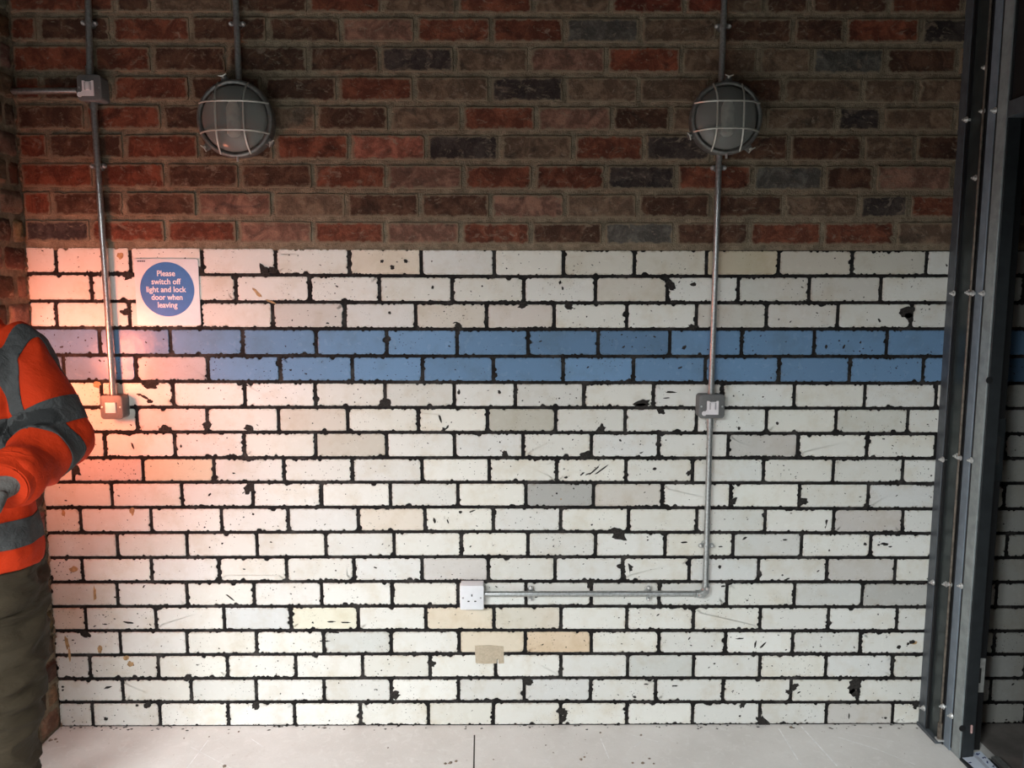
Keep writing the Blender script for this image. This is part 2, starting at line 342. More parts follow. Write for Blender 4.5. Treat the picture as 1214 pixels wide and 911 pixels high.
def brick_outline(x0, x1, z0, z1, step, radii, bites, rough, gx):
    pts = []; w_, h_ = x1-x0, z1-z0; cx, cz = (x0+x1)/2, (z0+z1)/2
    P = []
    def seg(a, b, nrm):
        n = max(2, int((Vector(b)-Vector(a)).length/step))
        for k in range(n): P.append((a[0]+(b[0]-a[0])*k/n, a[1]+(b[1]-a[1])*k/n, nrm[0], nrm[1]))
    def arc(cx_, cz_, r, a0):
        n = max(2, int(r*1.57/step))
        for k in range(n):
            a = math.radians(a0+90*k/n); P.append((cx_+r*math.cos(a), cz_+r*math.sin(a), -math.cos(a), -math.sin(a)))
    r0, r1, r2, r3 = radii
    seg((x0+r0, z0), (x1-r1, z0), (0, 1)); arc(x1-r1, z0+r1, r1, 270)
    seg((x1, z0+r1), (x1, z1-r2), (-1, 0)); arc(x1-r2, z1-r2, r2, 0)
    seg((x1-r2, z1), (x0+r3, z1), (0, -1)); arc(x0+r3, z1-r3, r3, 90)
    seg((x0, z1-r3), (x0, z0+r0), (1, 0)); arc(x0+r0, z0+r0, r0, 180)
    out = []
    for x, z, nx, nz in P:
        d = rough*(.6+.9*fnoise((x*1.0+gx, z, gx), 130)+.6*fnoise((x, z+gx, 3.1), 320))
        for bx, bz, br in bites:
            q = math.hypot(x-bx, z-bz); rr = br*(1+.25*fnoise((x*3+gx, z*3, 9), 160))
            t = (x-bx)*nz*1.0-(z-bz)*nx
            if abs(t) < rr and q < rr*1.9:
                pd = (bx-x)*nx+(bz-z)*nz          # how far inside the edge the chip centre lies
                d = max(d, pd+math.sqrt(rr*rr-t*t))
        d = min(d, .009, .4*min(w_, h_)); out.append((x+nx*d, z+nz*d))
    return out

wall = G(); wall.keepn = True; RECTS = []
def add_brick(x0, x1, z0, z1, kind, tint, dx=0):
    if x1-x0 < .012: return
    cx, cz = (x0+x1)/2, (z0+z1)/2
    glz = kind != 'red'
    gx = rnd.uniform(-50, 50)
    if glz:
        RECTS.append((x0, x1, z0, z1))
        radii = [rnd.choice([.002,.003,.004,.005,.007,.010,.014]) for _ in range(4)]
        bites = []
        per = 2*(x1-x0+z1-z0); lvl = rnd.choice([.2,.5,.8,1,1.4,1.9]); hot = rnd.random()*per
        for _ in range(int(lvl*per*52+rnd.random())):
            s = rnd.random()*per if rnd.random() < .6 else (hot+rnd.gauss(0, .035)) % per; big = rnd.random()
            br = rnd.uniform(.0015,.0033) if big < .66 else (rnd.uniform(.0033,.0056) if big < .965 else rnd.uniform(.006,.010))
            if s < x1-x0: b = (x0+s, z0)
            elif s < x1-x0+z1-z0: b = (x1, z0+s-(x1-x0))
            elif s < 2*(x1-x0)+z1-z0: b = (x1-(s-(x1-x0)-(z1-z0)), z1)
            else: b = (x0, z1-(s-2*(x1-x0)-(z1-z0)))
            bites.append((b[0], b[1], br))
        o = brick_outline(x0, x1, z0, z1, .0030, radii, bites, .0009, gx)
        h, bev, inn = .0028, .0012, .014
    else:
        radii = [rnd.uniform(.003,.010) for _ in range(4)]
        bites = [(rnd.choice([x0, x1]), rnd.uniform(z0, z1), rnd.uniform(.004,.010)) for _ in range(rnd.choice([0,0,1]))]
        bites += [(rnd.uniform(x0, x1), rnd.choice([z0, z1]), rnd.uniform(.003,.007)) for _ in range(rnd.choice([0,1,1,2]))]
        o = brick_outline(x0, x1, z0, z1, .0055, radii, bites, .0022, gx)
        h, bev, inn = rnd.uniform(.003,.0065), .0025, .018
    n = len(o); hw, hh = (x1-x0)/2, (z1-z0)/2
    tx, tz = (rnd.gauss(0, .004), rnd.gauss(0, .006)) if glz else (rnd.gauss(0,.006), rnd.gauss(0,.01))
    def ring(ins, y): 
        sx, sz = 1-ins/hw, 1-ins/hh
        return [(cx+(x-cx)*sx, y-(x-cx)*sx*tx*(1 if y else 0)-(z-cz)*sz*tz*(1 if y else 0), cz+(z-cz)*sz) for x, z in o]
    inn = min(inn, hw*.6, hh*.6)
    R = [ring(0, 0), ring(0, -h+bev*.8), ring(bev*.4, -h+bev*.25), ring(bev, -h), ring(inn, -h)]
    vs = [p for r in R for p in r]; fs = []
    for i in range(4):
        for j in range(n):
            a, b = i*n+j, i*n+(j+1) % n; fs.append((a, b, b+n, a+n))
    fs.append(tuple(range(4*n, 5*n)))
    wall.add(vs, fs, 1 if glz else 3, tint, [0.0]*(4*n)+[1.0]*n)
    if glz:                                           # random bare pits
        for _ in range(rnd.choice([0,1,2,3,4,5,8,14])):
            r = abs(rnd.gauss(0, .0009))+.0007
            px_, pz_ = rnd.uniform(x0+.012, x1-.012), rnd.uniform(z0+.01, z1-.01)
            blob(px_, pz_, r*rnd.choice([1,1,1.3,2.2]), r, rnd.uniform(-1, 1), -h-.0003, 4, tx, tz, cx, cz)
def blob(x, z, a, b, tilt, y, mat, tx=0, tz=0, cx=0, cz=0, n=11):
    vs = []; gx = rnd.uniform(0, 99)
    for k in range(n):
        t = 2*math.pi*k/n; rr = (1+.55*fnoise((math.cos(t)+gx, math.sin(t), gx), 2.3))*rnd.uniform(.86, 1.14)
        u, v = a*rr*math.cos(t), b*rr*math.sin(t)
        p, q = x+u*math.cos(tilt)-v*math.sin(tilt), z+u*math.sin(tilt)+v*math.cos(tilt)
        vs.append((p, y-(p-cx)*tx-(q-cz)*tz, q))
    wall.add(vs, [tuple(range(n))], mat, (1,1,1))

WB = [(at(a, b).x, at(a, b).z, r/355) for a, b, r in BITES]
zsplit = at(600, 297).z
wall.add([(XL-.02,0,-.01),(XR,0,-.01),(XR,0,zsplit),(XL-.02,0,zsplit)], [(0,1,2,3)], 0)
wall.add([(XL-.02,0,zsplit),(XR,0,zsplit),(XR,0,3.0),(XL-.02,0,3.0)], [(0,1,2,3)], 2)
wall.add([(XL-.02,.1,-.01),(XR,.1,-.01),(XR,.1,3.0),(XL-.02,.1,3.0)], [(3,2,1,0)], 2)
def white_tint():
    v = rnd.gauss(1, .045); wm = rnd.gauss(0, .009)
    return (min(.86,.755*v+wm*.4), .752*v, .708*v-wm*1.2)
def blue_tint():
    v = rnd.gauss(1, .07); return (.150*v, .265*v, .43*v)
for i, P in enumerate(PW):
    jt, jb = JW[i], JW[i+1]; ym = (jt[1]+jb[1])/2
    xs = [XL+.002]+[at(p, ym).x for p in P]
    stepw = (xs[-1]-xs[2])/(len(xs)-3); 
    while xs[-1] < XR-.05: xs.append(xs[-1]+stepw)
    pxs = [30]+P+[1180]*40
    for k in range(len(xs)-1):
        pc = min(1180, (pxs[k]+pxs[k+1])/2)
        z1, z0 = at(pc, jy(jt, min(pc, 1100))+(2.0 if i else 2.4)).z, at(pc, jy(jb, min(pc, 1100))-1.5).z
        if i == 18: z0 = .004
        tint = blue_tint() if i in (3, 4) else white_tint()
        for q, c in TINT.get(i+1, []):
            if k <= len(P) and pxs[k] < q < pxs[k+1]: tint = c
        if xs[k] > 1.55: tint = tuple(.58*q for q in tint)      # shade of the room beyond the frame, put into the brick colour
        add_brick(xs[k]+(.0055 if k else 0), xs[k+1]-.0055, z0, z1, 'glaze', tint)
for i, P in enumerate(PR):
    jt, jb = JR[i], JR[i+1]; ym = (jt[1]+jb[1])/2; cols = CR[i].split()
    xs = [XL+.002]+[at(p, ym).x for p in P]; pxs = [10]+P+[1160]*40
    while xs[-1] < XR-.05: xs.append(xs[-1]+.236)
    for k in range(len(xs)-1):
        pc = min(1160, (pxs[k]+pxs[k+1])/2)
        z1, z0 = at(pc, jy(jt, pc)+2.6).z, at(pc, jy(jb, pc)-2.6).z
        if i == 8: z0 = at(pc, jy(jb, pc)-4.5).z
        c = RC[cols[k] if k < len(cols) else rnd.choice('rdbp')]; v = rnd.uniform(.88, 1.14)
        add_brick(xs[k]+.0055, xs[k+1]-.0055, z0, z1, 'red', tuple(q*v for q in c))
zt = at(600, -15.5).z
for i in range(6):                                     # courses above the picture
    x = XL+.002+(.1 if i % 2 else .22); xs = [XL+.002]
    while x < XR: xs.append(x); x += .237
    for a, b in zip(xs, xs[1:]):
        add_brick(a+.006, b-.006, zt+i*.0905+.006, min(2.99, zt+(i+1)*.0905-.004), 'red', RC[rnd.choice('rrddbpk')])
for bx, bz, br in WB:
    best = None
    for x0, x1, z0, z1 in RECTS:
        for ex, ez in ((x0, min(max(bz, z0), z1)), (x1, min(max(bz, z0), z1)), (min(max(bx, x0), x1), z0), (min(max(bx, x0), x1), z1)):
            q = math.hypot(ex-bx, ez-bz)
            if best is None or q < best[0]: best = (q, ex, ez)
    k_ = max(0, 1-.35*br/max(best[0], 1e-5)); bx, bz = bx+(best[1]-bx)*k_, bz+(best[2]-bz)*k_
    blob(bx, bz, br*1.15, br*.75, rnd.uniform(-1.2, 1.2), -.0036, 4, n=17)
for a, b, l, h, t in MARKS:
    p = at(a, b); blob(p.x, p.z, l/350, h/350, t, -.0036, 4)
for a, b, l, h, t in STAINS:
    p = at(a, b); blob(p.x, p.z, l/350, h/350, t, -.0034, 5)
tag(wall.build('wall_back', [M['joint'], M['glaze'], M['mortar'], M['red'], M['chip'], M['stain']], smooth=0), kind='structure')

# ------------------------------------------------------------------ floor, pier, the rest of the shell
fl = G(); fl.add([(-3.2,-6,0),(1.62,-6,0),(1.62,.1,0),(-3.2,.1,0)], [(0,1,2,3)], 0); fl.add([(1.62,-6,0),(3.2,-6,0),(3.2,.1,0),(1.62,.1,0)], [(0,1,2,3)], 3)  # floor beyond the frame coloured darker to keep that room dim
def strip(p, q, wd, mat, z=.0006, taper=1.0):
    a, b = atz(*p), atz(*q); d = (b-a).normalized(); s = Vector((-d.y, d.x, 0))*wd/2
    fl.add([(a+s*taper)+Vector((0,0,z)), (a-s*taper)+Vector((0,0,z)), (b-s)+Vector((0,0,z)), (b+s)+Vector((0,0,z))], [(0,1,2,3)], mat)
strip((562.5,872), (561.5,925), .005, 1)
for p, q, wd in [((923,864),(950,908),.004),((950,862),(992.6,909),.005),((992,874),(1040,889),.004),((1040,889),(1085,907),.003),((247,878),(221,912),.003),((226,886),(275,912),.002),((297,876),(312,886),.003),((712,876),(722,900),.003),((1000,868),(1060,880),.002),((760,880),(752,886),.003),((742,870),(780,880),.002)]:
    strip(p, q, wd, 2, .0005)
# the slab's dirt line along the foot of the wall
for k in range(150):
    x = rnd.uniform(XL, 1.45); r = rnd.uniform(.001,.0045); p = (x, -rnd.random()**2*.03-.003)
    fl.add([(p[0]+r*rnd.uniform(.6,2)*math.cos(t), p[1]+r*math.sin(t), .0007) for t in [2*math.pi*j/7 for j in range(7)]], [tuple(range(7))], 1)
for o_, b in ((fl, 0),):
    tag(fl.build('floor', [M['floor'], M['crack'], M['scratch'], M['conc']], smooth=0), kind='structure')

PD = .30                                               # depth of the left pier
pier = G(); pier.keepn = True
pier.add([(XL,-PD,0),(XL,.02,0),(XL,.02,3),(XL,-PD,3)], [(0,3,2,1)][:1], 2)
pier.add([(XL,-PD,0),(XL,-PD,3),(-3.1,-PD,3),(-3.1,-PD,0)], [(0,1,2,3)], 2)
rz = random.Random(3)
def pier_brick(y0, y1, z0, z1, col):
    # a rough brick on the pier's side, facing +x
    n1, n2 = max(3, int((y1-y0)/.012)), max(3, int((z1-z0)/.012)); vs = []; e = []; g = rz.uniform(0, 90); pro = rz.uniform(.0, .007)
    for i in range(n1+1):
        for j in range(n2+1):
            u, v = i/n1, j/n2; ed = min(u, 1-u)*(y1-y0), min(v, 1-v)*(z1-z0); d = min(ed)
            y = y0+(y1-y0)*u+.004*fnoise((u*9, v*7, g)); z = z0+(z1-z0)*v+.004*fnoise((u*9, v*7, g+9))
            f = min(1, d/.012); x = XL+(.004+pro)*f-.003*(1-f)+.005*fnoise((y*30, z*30, g), 1)*f
            vs.append((x, min(y, -.001), max(z, 0))); e.append(min(1, d/.02))
    fs = [(i*(n2+1)+j, (i+1)*(n2+1)+j, (i+1)*(n2+1)+j+1, i*(n2+1)+j+1) for i in range(n1) for j in range(n2)]
    pier.add(vs, fs, 3, col, e)
zs = sorted({0.0}|{at(40, jy(j, 100)).z for j in JW+JR}|{zt+i*.0905 for i in range(1, 7)})
for i, (a, b) in enumerate(zip(zs, zs[1:])):
    if b-a < .03: continue
    cuts = [-PD, -.235, -.118, 0] if i % 2 else [-PD, -.18, -.065, 0]
    for p, q in zip(cuts, cuts[1:]):
        pier_brick(p+.005, q-.005, a+.006, b-.005, tuple(x*rz.uniform(.8,1.25) for x in RC[rz.choice('rdbpdb')]))
# rough edge where the glazed bricks meet the pier
for k in range(260):
    z = rz.uniform(0, 2.9); r = rz.uniform(.004,.013)
    c = Vector((XL+rz.uniform(-.002,.006), -rz.uniform(0,.010), z)); vs = []
    for t in range(6):
        a = 2*math.pi*t/6; vs.append(c+Vector((r*.7*math.cos(a)*rz.uniform(.5,1), 0, r*math.sin(a)*rz.uniform(.6,1.6))))
    vs.append(c+Vector((.0, -r*.8, 0)))
    pier.add(vs, [(t, (t+1) % 6, 6) for t in range(6)], 2)
tag(pier.build('wall_left', [M['joint'], M['glaze'], M['mortar'], M['red']], smooth=50), kind='structure')

def slab(name, a, b, m):
    g = G(); g.box(a, b); return tag(g.build(name, m, smooth=0), kind='structure')
slab('wall_left_side', (-3.2,-2.75,0), (-3.1,-.25,3.0), M['conc'])
slab('ceiling', (-3.2,-2.85,3.0), (3.2,.1,3.1), M['dark'])
fw = G(); fw.box((-3.2,-2.85,2.1), (3.2,-2.75,3.1)); fw.box((-3.2,-2.85,0), (-2.5,-2.75,2.1)); fw.box((1.05,-2.85,0), (3.2,-2.75,2.1)); fw.box((-.3,-2.85,0), (.62,-2.75,2.1))  # middle pier is added, unseen, to block light to the room beyond the frame
tag(fw.build('wall_front', M['conc'], smooth=0), kind='structure')
slab('wall_right', (1.51,-2.75,0), (1.61,-1.1,3.0), M['conc'])
slab('light_block_leaf', (1.515,-1.2,.012), (1.555,-.47,2.03), M['steel_d'])   # unseen leaf added to block light into the room beyond the frame
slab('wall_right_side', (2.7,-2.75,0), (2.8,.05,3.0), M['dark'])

# ------------------------------------------------------------------ steel door frame on the right
XA = at(1105, 600).x
fr = thing('steel_door_frame', 'grey bolted steel door frame standing against the glazed wall at right', 'door frame', (XA, 0, 0))
def yx(px, x): return atx(px, 600, x).y
g = G(); g.box((XA, -.002, 0), (XA+.012, yx(1113.5, XA), 3.0)); tag(g.build('wall_flange', M['steel'], fr, 30, .0015))
XB = XA+.012; yB1 = yx(1131, XB)
g = G(); g.box((XB, yx(1113.5, XA)-.004, .012), (XB+.004, yB1, 3.0)); tag(g.build('infill_sheet', M['steel_g'], fr, 30, .001), 'dark green-grey infill sheet')
g = G(); g.box((XA+.016, -.002, 0), (XA+.055, yB1-.02, 3.0)); g.box((XA+.003, yx(1113.5, XA)+.002, .012), (XA+.03, yx(1116.2, XA+.003), 3.0)); g.build('backing_post', M['steel_k'], fr, 30)  # second box is a black strip painting the shaded gap beside the flange
g = G(); g.box((XA-.006, yB1-.016, 0), (XB+.02, yx(1113.5, XA)+.04, .012)); tag(g.build('base_plate', M['steel'], fr, 30, .001))
pr = atx(1133, 600, XB-.002)
g = G(); g.tube([(XB-.002, pr.y, .05), (XB-.002, pr.y, 3.0)], .0038, 12); g.tube([(XB-.002, pr.y, .015), (XB-.002, pr.y, .075)], .008, 6); tag(g.build('drop_rod', M['rod'], fr), 'thin brown drop rod')
g = G(); g.box((XB-.012, pr.y-.012, .012), (XB+.010, pr.y+.012, .018)); g.build('rod_keep', M['zinc'], fr, 30, .0008)
XC = XA+.020
g = G(); g.box((XC, yx(1136, XC), 0), (XC+.010, yx(1145.8, XC), 3.0)); g.build('angle_bar', M['steel_b'], fr, 30, .0015)
g = G(); g.box((XC+.0035, yx(1145.8, XC), .012), (XC+.02, yx(1148.2, XC+.0035), 3.0)); g.box((XB+.001, yB1, .012), (XC+.02, yx(1136, XC)+.001, 3.0)); g.build('gap_shade_strip', M['slot'], fr, 30)  # dark strips stand in for the shade in the gaps between the bars
XD = XA+.025; y0, y1 = yx(1148.2, XD), yx(1159.5, XD)
g = G(); g.box((XC+.012, yx(1131.5, XB), 0), (XC+.05, yx(1159, XD), 3.0)); g.build('backing_post', M['steel_k'], fr, 30)
g = G(); g.box((XD, y0, 0), (XD+.006, y1+.003, 3.0)); tag(g.build('jamb_face', M['steel_l'], fr, 30, .0015), 'light grey strip of the jamb')
g = G(); g.box((XD+.006, y0, 0), (XD+.046, y1, 3.0)); jamb = g.build('jamb', M['steel_d'], fr, 30, .0015)
yF = -.16
g = G(); g.box((XD+.046, yF+.04, 0), (XD+.100, yF, 2.06)); g.box((XD+.046, -.105, 0), (XD+.135, -.06, 2.06)); g.box((XD+.046, -.06, 0), (XD+.165, -.008, 2.06)); g.build('rebate_post_with_blocks', M['steel_k'], fr, 30, .001)  # wider rear steps are added behind the post, out of sight, to block light
# head of the doorway and the panel over it
zh0, zh1 = atx(1190, 141, XD).z, atx(1190, 122, XD).z
g = G(); g.box((XD, y1-.001, zh0), (XD+.05, -1.1, zh1)); g.build('door_head', M['steel'], fr, 30, .0015)
g = G(); g.box((XD+.012, y1, zh1), (XD+.03, -1.1, 3.0)); g.build('over_panel', M['steel_k'], fr, 30)
def strike(px0, px1, py0, py1, m, nm, lab):
    a, b = at(px0, py0, yF-.001), at(px1, py1, yF-.001); cx, cz, W_, H_ = (a.x+b.x)/2, (a.z+b.z)/2, b.x-a.x, a.z-b.z
    g = G(); g.outline(rrect(cx, cz, W_, H_, .002), yF-.0003, yF-.003, .0005); o = tag(g.build(nm, m, fr), lab)
    g = G(); g.outline(rrect(cx, cz, W_*.42, H_*.45, .002), yF-.002, yF-.0034); g.build('latch_slot', M['slot'], o)
    for s in (-1, 1):
        g = G(); g.lathe([(.0035,0),(.0035,.001),(.001,.0016)], (cx, yF-.003, cz+s*H_*.40), n=12); g.build('screw', M['slot'], o)
strike(1153.5, 1165.5, 781, 821, M['keep'], 'strike_plate', 'dull metal strike plate with a latch slot')
strike(1175, 1187, 497, 570, M['steel_d'], 'lock_keep', 'dark lock keep')
p = at(1150.5, 865, y1-.002)
g = G(); g.outline(rrect(p.x+.004, p.z, .006, .028, .002), y1+.004, y1-.004, .001); tag(g.build('latch_stub', M['pink'], fr), 'small pink stub')
for px_, py_ in ((1141, 864), (1173, 451)):
    p = at(px_, py_, y1-.0005); g = G(); g.lathe([(.011,0),(.011,.0012),(.008,.0016),(.002,.0016)], (p.x, y1, p.z), n=20); tag(g.build('hole_plug', M['steel_k'], fr), 'dark round hole plug')
def bolt(px, py, x):
    p = atx(px, py, x); r = .0066
    g = G(); ring = lambda rr, h, n=6: [(x-h, p.y+rr*math.cos(2*math.pi*k/n), p.z+rr*math.sin(2*math.pi*k/n)) for k in range(n)]
    g.rings([ring(r*1.45, 0, 18), ring(r*1.45, .0015, 18)]); g.rings([ring(r, .0015), ring(r, .008), ring(r*.8, .009)]); g.rings([ring(r*.5, .009, 10), ring(r*.5, .014, 10), ring(r*.35, .015, 10)])
    g.tube([(x-.001, p.y, p.z), (x+.022, p.y, p.z)], .0045, 10); g.build('bolt', M['zinc'], fr, 25)
for a in [(1131,348),(1118,545),(1106.5,691),(1095.5,840),(1146,142)]: bolt(*a, XA)
for a in [(1149,347),(1135,541),(1122,693),(1118.5,838),(1156.7,211)]: bolt(*a, XB)
for a in [(1153.5,348),(1138.5,543),(1127,693),(1169,80),(1166,132)]: bolt(*a, XB+.001)
for a in [(1166,348),(1152,546),(1140,695),(1128.5,849),(1180,131)]: bolt(*a, XC+.001)
# threshold
g = G(); g.box((XD, y1, 0), (XD+.1, -1.1, .006)); tag(g.build('threshold', M['steel_d'], fr, 30, .001))
g = G(); g.box((XD+.105, y1+.0, 0), (XD+.13, -1.1, .012)); tag(g.build('threshold_trim', M['galv'], fr, 30, .001), 'bright metal trim strip')

# printed sheet on the threshold
tl, tr = atz(1139, 897.5, .006), atz(1162, 893.5, .006); dn = (atz(1181, 911, .006)-tr).normalized()*.42
sh = thing('printed_sheet', 'pale blue printed sheet lying on the floor at the foot of the steel door frame', 'paper', (tl+dn*.5))
def lay(name, m, u0, u1, v0, v1, z, parent):
    g = G(); n = 10; top = []; bot = []
    for i in range(n+1):
        v = v0+(v1-v0)*i/n
        for u in (u0, (u0+u1)/2, u1):
            q = tl+(tr-tl)*u+dn*v; hz = .007+.004*math.sin(v*9+u*2)+.004*u*u
            top.append((q.x, q.y, hz+z)); bot.append((q.x, q.y, hz+z-.0008))
    fs = [(i*3+j, i*3+j+1, i*3+j+4, i*3+j+3) for i in range(n) for j in (0, 1)]
    k = len(top); rim = [0,1,2]+[3*i+2 for i in range(1, n+1)]+[3*n+1, 3*n]+[3*i for i in range(n-1, 0, -1)]
    g.add(top+bot, fs+[tuple(x+k for x in f[::-1]) for f in fs]+[(a, b, b+k, a+k) for a, b in zip(rim, rim[1:]+rim[:1])])
    return g.build(name, m, parent, 60)
lay('sheet', M['paper'], 0, 1, 0, 1, 0, sh)
tag(lay('grey_band', M['paperg'], .50, .66, .0, 1, .001, sh), 'grey printed band')
def mark(u_, v_, su, sv, skew):
    q = tl+(tr-tl)*u_+dn*v_; z = .007+.004*math.sin(v_*9+u_*2)+.004*u_*u_+.0016
    u = (tr-tl).normalized()*su; v = dn.normalized()*sv; q = Vector((q.x, q.y, z)); g = G()
    top = [q-u-v*skew, q+u*.5-v, q+u+v*skew, q-u*.4+v]; g.rings([[p-Vector((0,0,.0008)) for p in top], top])
    g.build('print_mark', M['blue_ink'], sh, 0)
for k in range(9):
    for j in range(3):
        if rnd.random() < .4: continue
        mark(.72+j*.09, .03+k*.05, rnd.uniform(.002,.005), rnd.uniform(.003,.007), rnd.uniform(-.4,.6))
for k in range(3): mark(.06, .10+.09*k, .006, .003, .3)

# ------------------------------------------------------------------ conduit, boxes, lamps
def saddle(parent, p, d, r=.010, y_wall=0.0):
    """strap clamp round a tube: p on the tube's axis, d along the tube, two lugs and screws"""
    p = Vector(p); d = Vector(d).normalized(); s = d.cross(Vector((0,1,0))).normalized(); hw = .008
    g = G(); rs = []
    for e in (-1, 1):
        rr = []
        for k in range(15):
            a = math.pi*k/14; rr.append(p+d*hw*e+s*math.cos(a)*(r+.0018)+Vector((0,-1,0))*math.sin(a)*(r+.0018))
        for k in range(14, -1, -1):
            a = math.pi*k/14; rr.append(p+d*hw*e+s*math.cos(a)*r+Vector((0,-1,0))*math.sin(a)*r)
        rs.append(rr)
    g.rings(rs); 
    for e in (-1, 1):
        c = p+s*e*(r+.008)+Vector((0,.004,0)); ring = []
        for h in (-.0015, .0015):
            ring.append([c+d*hw*math.sin(2*math.pi*k/16)+s*e*.009*math.cos(2*math.pi*k/16)+Vector((0,h,0)) for k in range(16)])
        g.rings(ring)
    c = p.copy(); g.lathe([(.013,0),(.013,max(.002, -p.y-r*.6))], (p.x, -.0005, p.z), n=20)
    o = g.build('saddle', M['galv'], parent)
    for e in (-1, 1):
        c = p+s*e*(r+.010)+Vector((0,.002,0))
        q = G(); q.lathe([(.0052,0),(.0052,.003),(.004,.006),(.0015,.0072)], c, n=14); q.build('screw', M['zinc'], o)
def sleeve(parent, a, b, r=.0122):
    g = G(); g.tube([a, b], r, 18); g.build('coupler', M['galv'], parent)
YC = -.026
def run(label, pts, saddles=(), sleeves=()):
    pts = [Vector(p) for p in pts]
    t = thing('conduit', label, 'conduit', min(pts, key=lambda p: p.z))
    g = G(); g.tube(pts, .0098, 18); g.build('tube', M['galv'], t)
    for p, d in saddles: saddle(t, p, d)
    for a, b in sleeves: sleeve(t, a, b)
    return t
def on(px0, py0, px1, py1, py, y=YC):                  # point of a vertical run at a given image row
    t = (py-py0)/(py1-py0); return at(px0+(px1-px0)*t, py, y)
UP = Vector((0,0,1))
def up_to(p, q, z): d = (p-q); return q+d*((z-q.z)/d.z)
BOXD = .046
def box_edge(px, py): return at(px, py, YC)
a, b = at(104.6, 0, YC), at(106.5, 88, YC); top = up_to(a, b, 2.98)
run('upper left steel conduit dropping from the ceiling to the highest grey switch box', [top, at(106.6, 92, YC)], [(on(104.6,0,106.6,92,27), a-b)], [(at(106.5,93,YC), at(106.2,79,YC))])
e = at(92, 107.5, YC)
run('short horizontal steel conduit running left from the highest grey switch box', [Vector((XL-.015, YC, e.z-.002)), e])
a, b = at(110.5,118,YC), at(134.5,470,YC)
run('left steel conduit between the highest switch box and the blank-faced grey box lower down', [a, b], [(on(110.5,118,134.5,470,197), a-b)], [(at(134.6,470,YC), on(110.5,118,134.5,470,456)), (a, on(110.5,118,134.5,470,130))])
a, b = at(279.5,0,YC), at(283.5,100,YC)
run('steel conduit dropping from the ceiling to the left bulkhead lamp', [up_to(a, b, 2.98), b], [(on(279.5,0,283.5,100,28), a-b)])
a, b = at(858.7,0,YC), at(855,100,YC)
run('steel conduit dropping from the ceiling to the right bulkhead lamp', [up_to(a, b, 2.98), b], [(on(858.7,0,855,100,31), a-b)])
a, b = at(852.8,178,YC), at(842.8,470,YC)
run('long steel conduit from the right bulkhead lamp down to a grey switch box', [a, b], [(on(852.8,178,842.8,470,199), a-b)], [(b, on(852.8,178,842.8,470,456))])
# the last run turns a corner and ends at the socket
a, b = at(842,494,YC), at(836.3,694,YC); c = at(824,704,YC); d_ = at(572,704.5,YC)
t = run('conduit turning a corner from the right switch box to the white wall socket', [a, at(836.4,694,YC)], [(on(842,494,836.3,694,647.5), a-b)], [(a, on(842,494,836.3,694,508))])
g = G(); g.tube([d_, c], .0098, 18); tag(g.build('tube', M['galv'], t), 'horizontal tube to the socket')
for px_ in (629, 769): saddle(t, at(px_, 704.3, YC), c-d_)
z0 = c.z; x0 = at(836.6,690,YC).x
g = G(); arcp = [Vector((x0-.034, YC, z0))]+[Vector((x0-.020+.020*math.sin(k*math.pi/12), YC, z0+.020-.020*math.cos(k*math.pi/12))) for k in range(7)]+[Vector((x0, YC, z0+.036))]
g.tube(arcp, [.0125,.0125]+[.0135]*5+[.0125,.0125], 20)
g.outline([(x0-.028, z0-.011), (x0-.008, z0-.010), (x0+.009, z0+.006), (x0+.011, z0+.028), (x0-.004, z0+.030), (x0-.010, z0+.014), (x0-.026, z0+.008)], YC, YC-.0155, .002)
el = tag(g.build('inspection_elbow', M['galv'], t), 'inspection elbow with two screws')
for q in ((x0-.021, z0-.001), (x0+.002, z0+.023)):
    g = G(); g.lathe([(.0055,0),(.0055,.002),(.004,.004),(.0015,.0045)], (q[0], YC-.0150, q[1]), n=16); g.build('screw', M['zinc'], el)

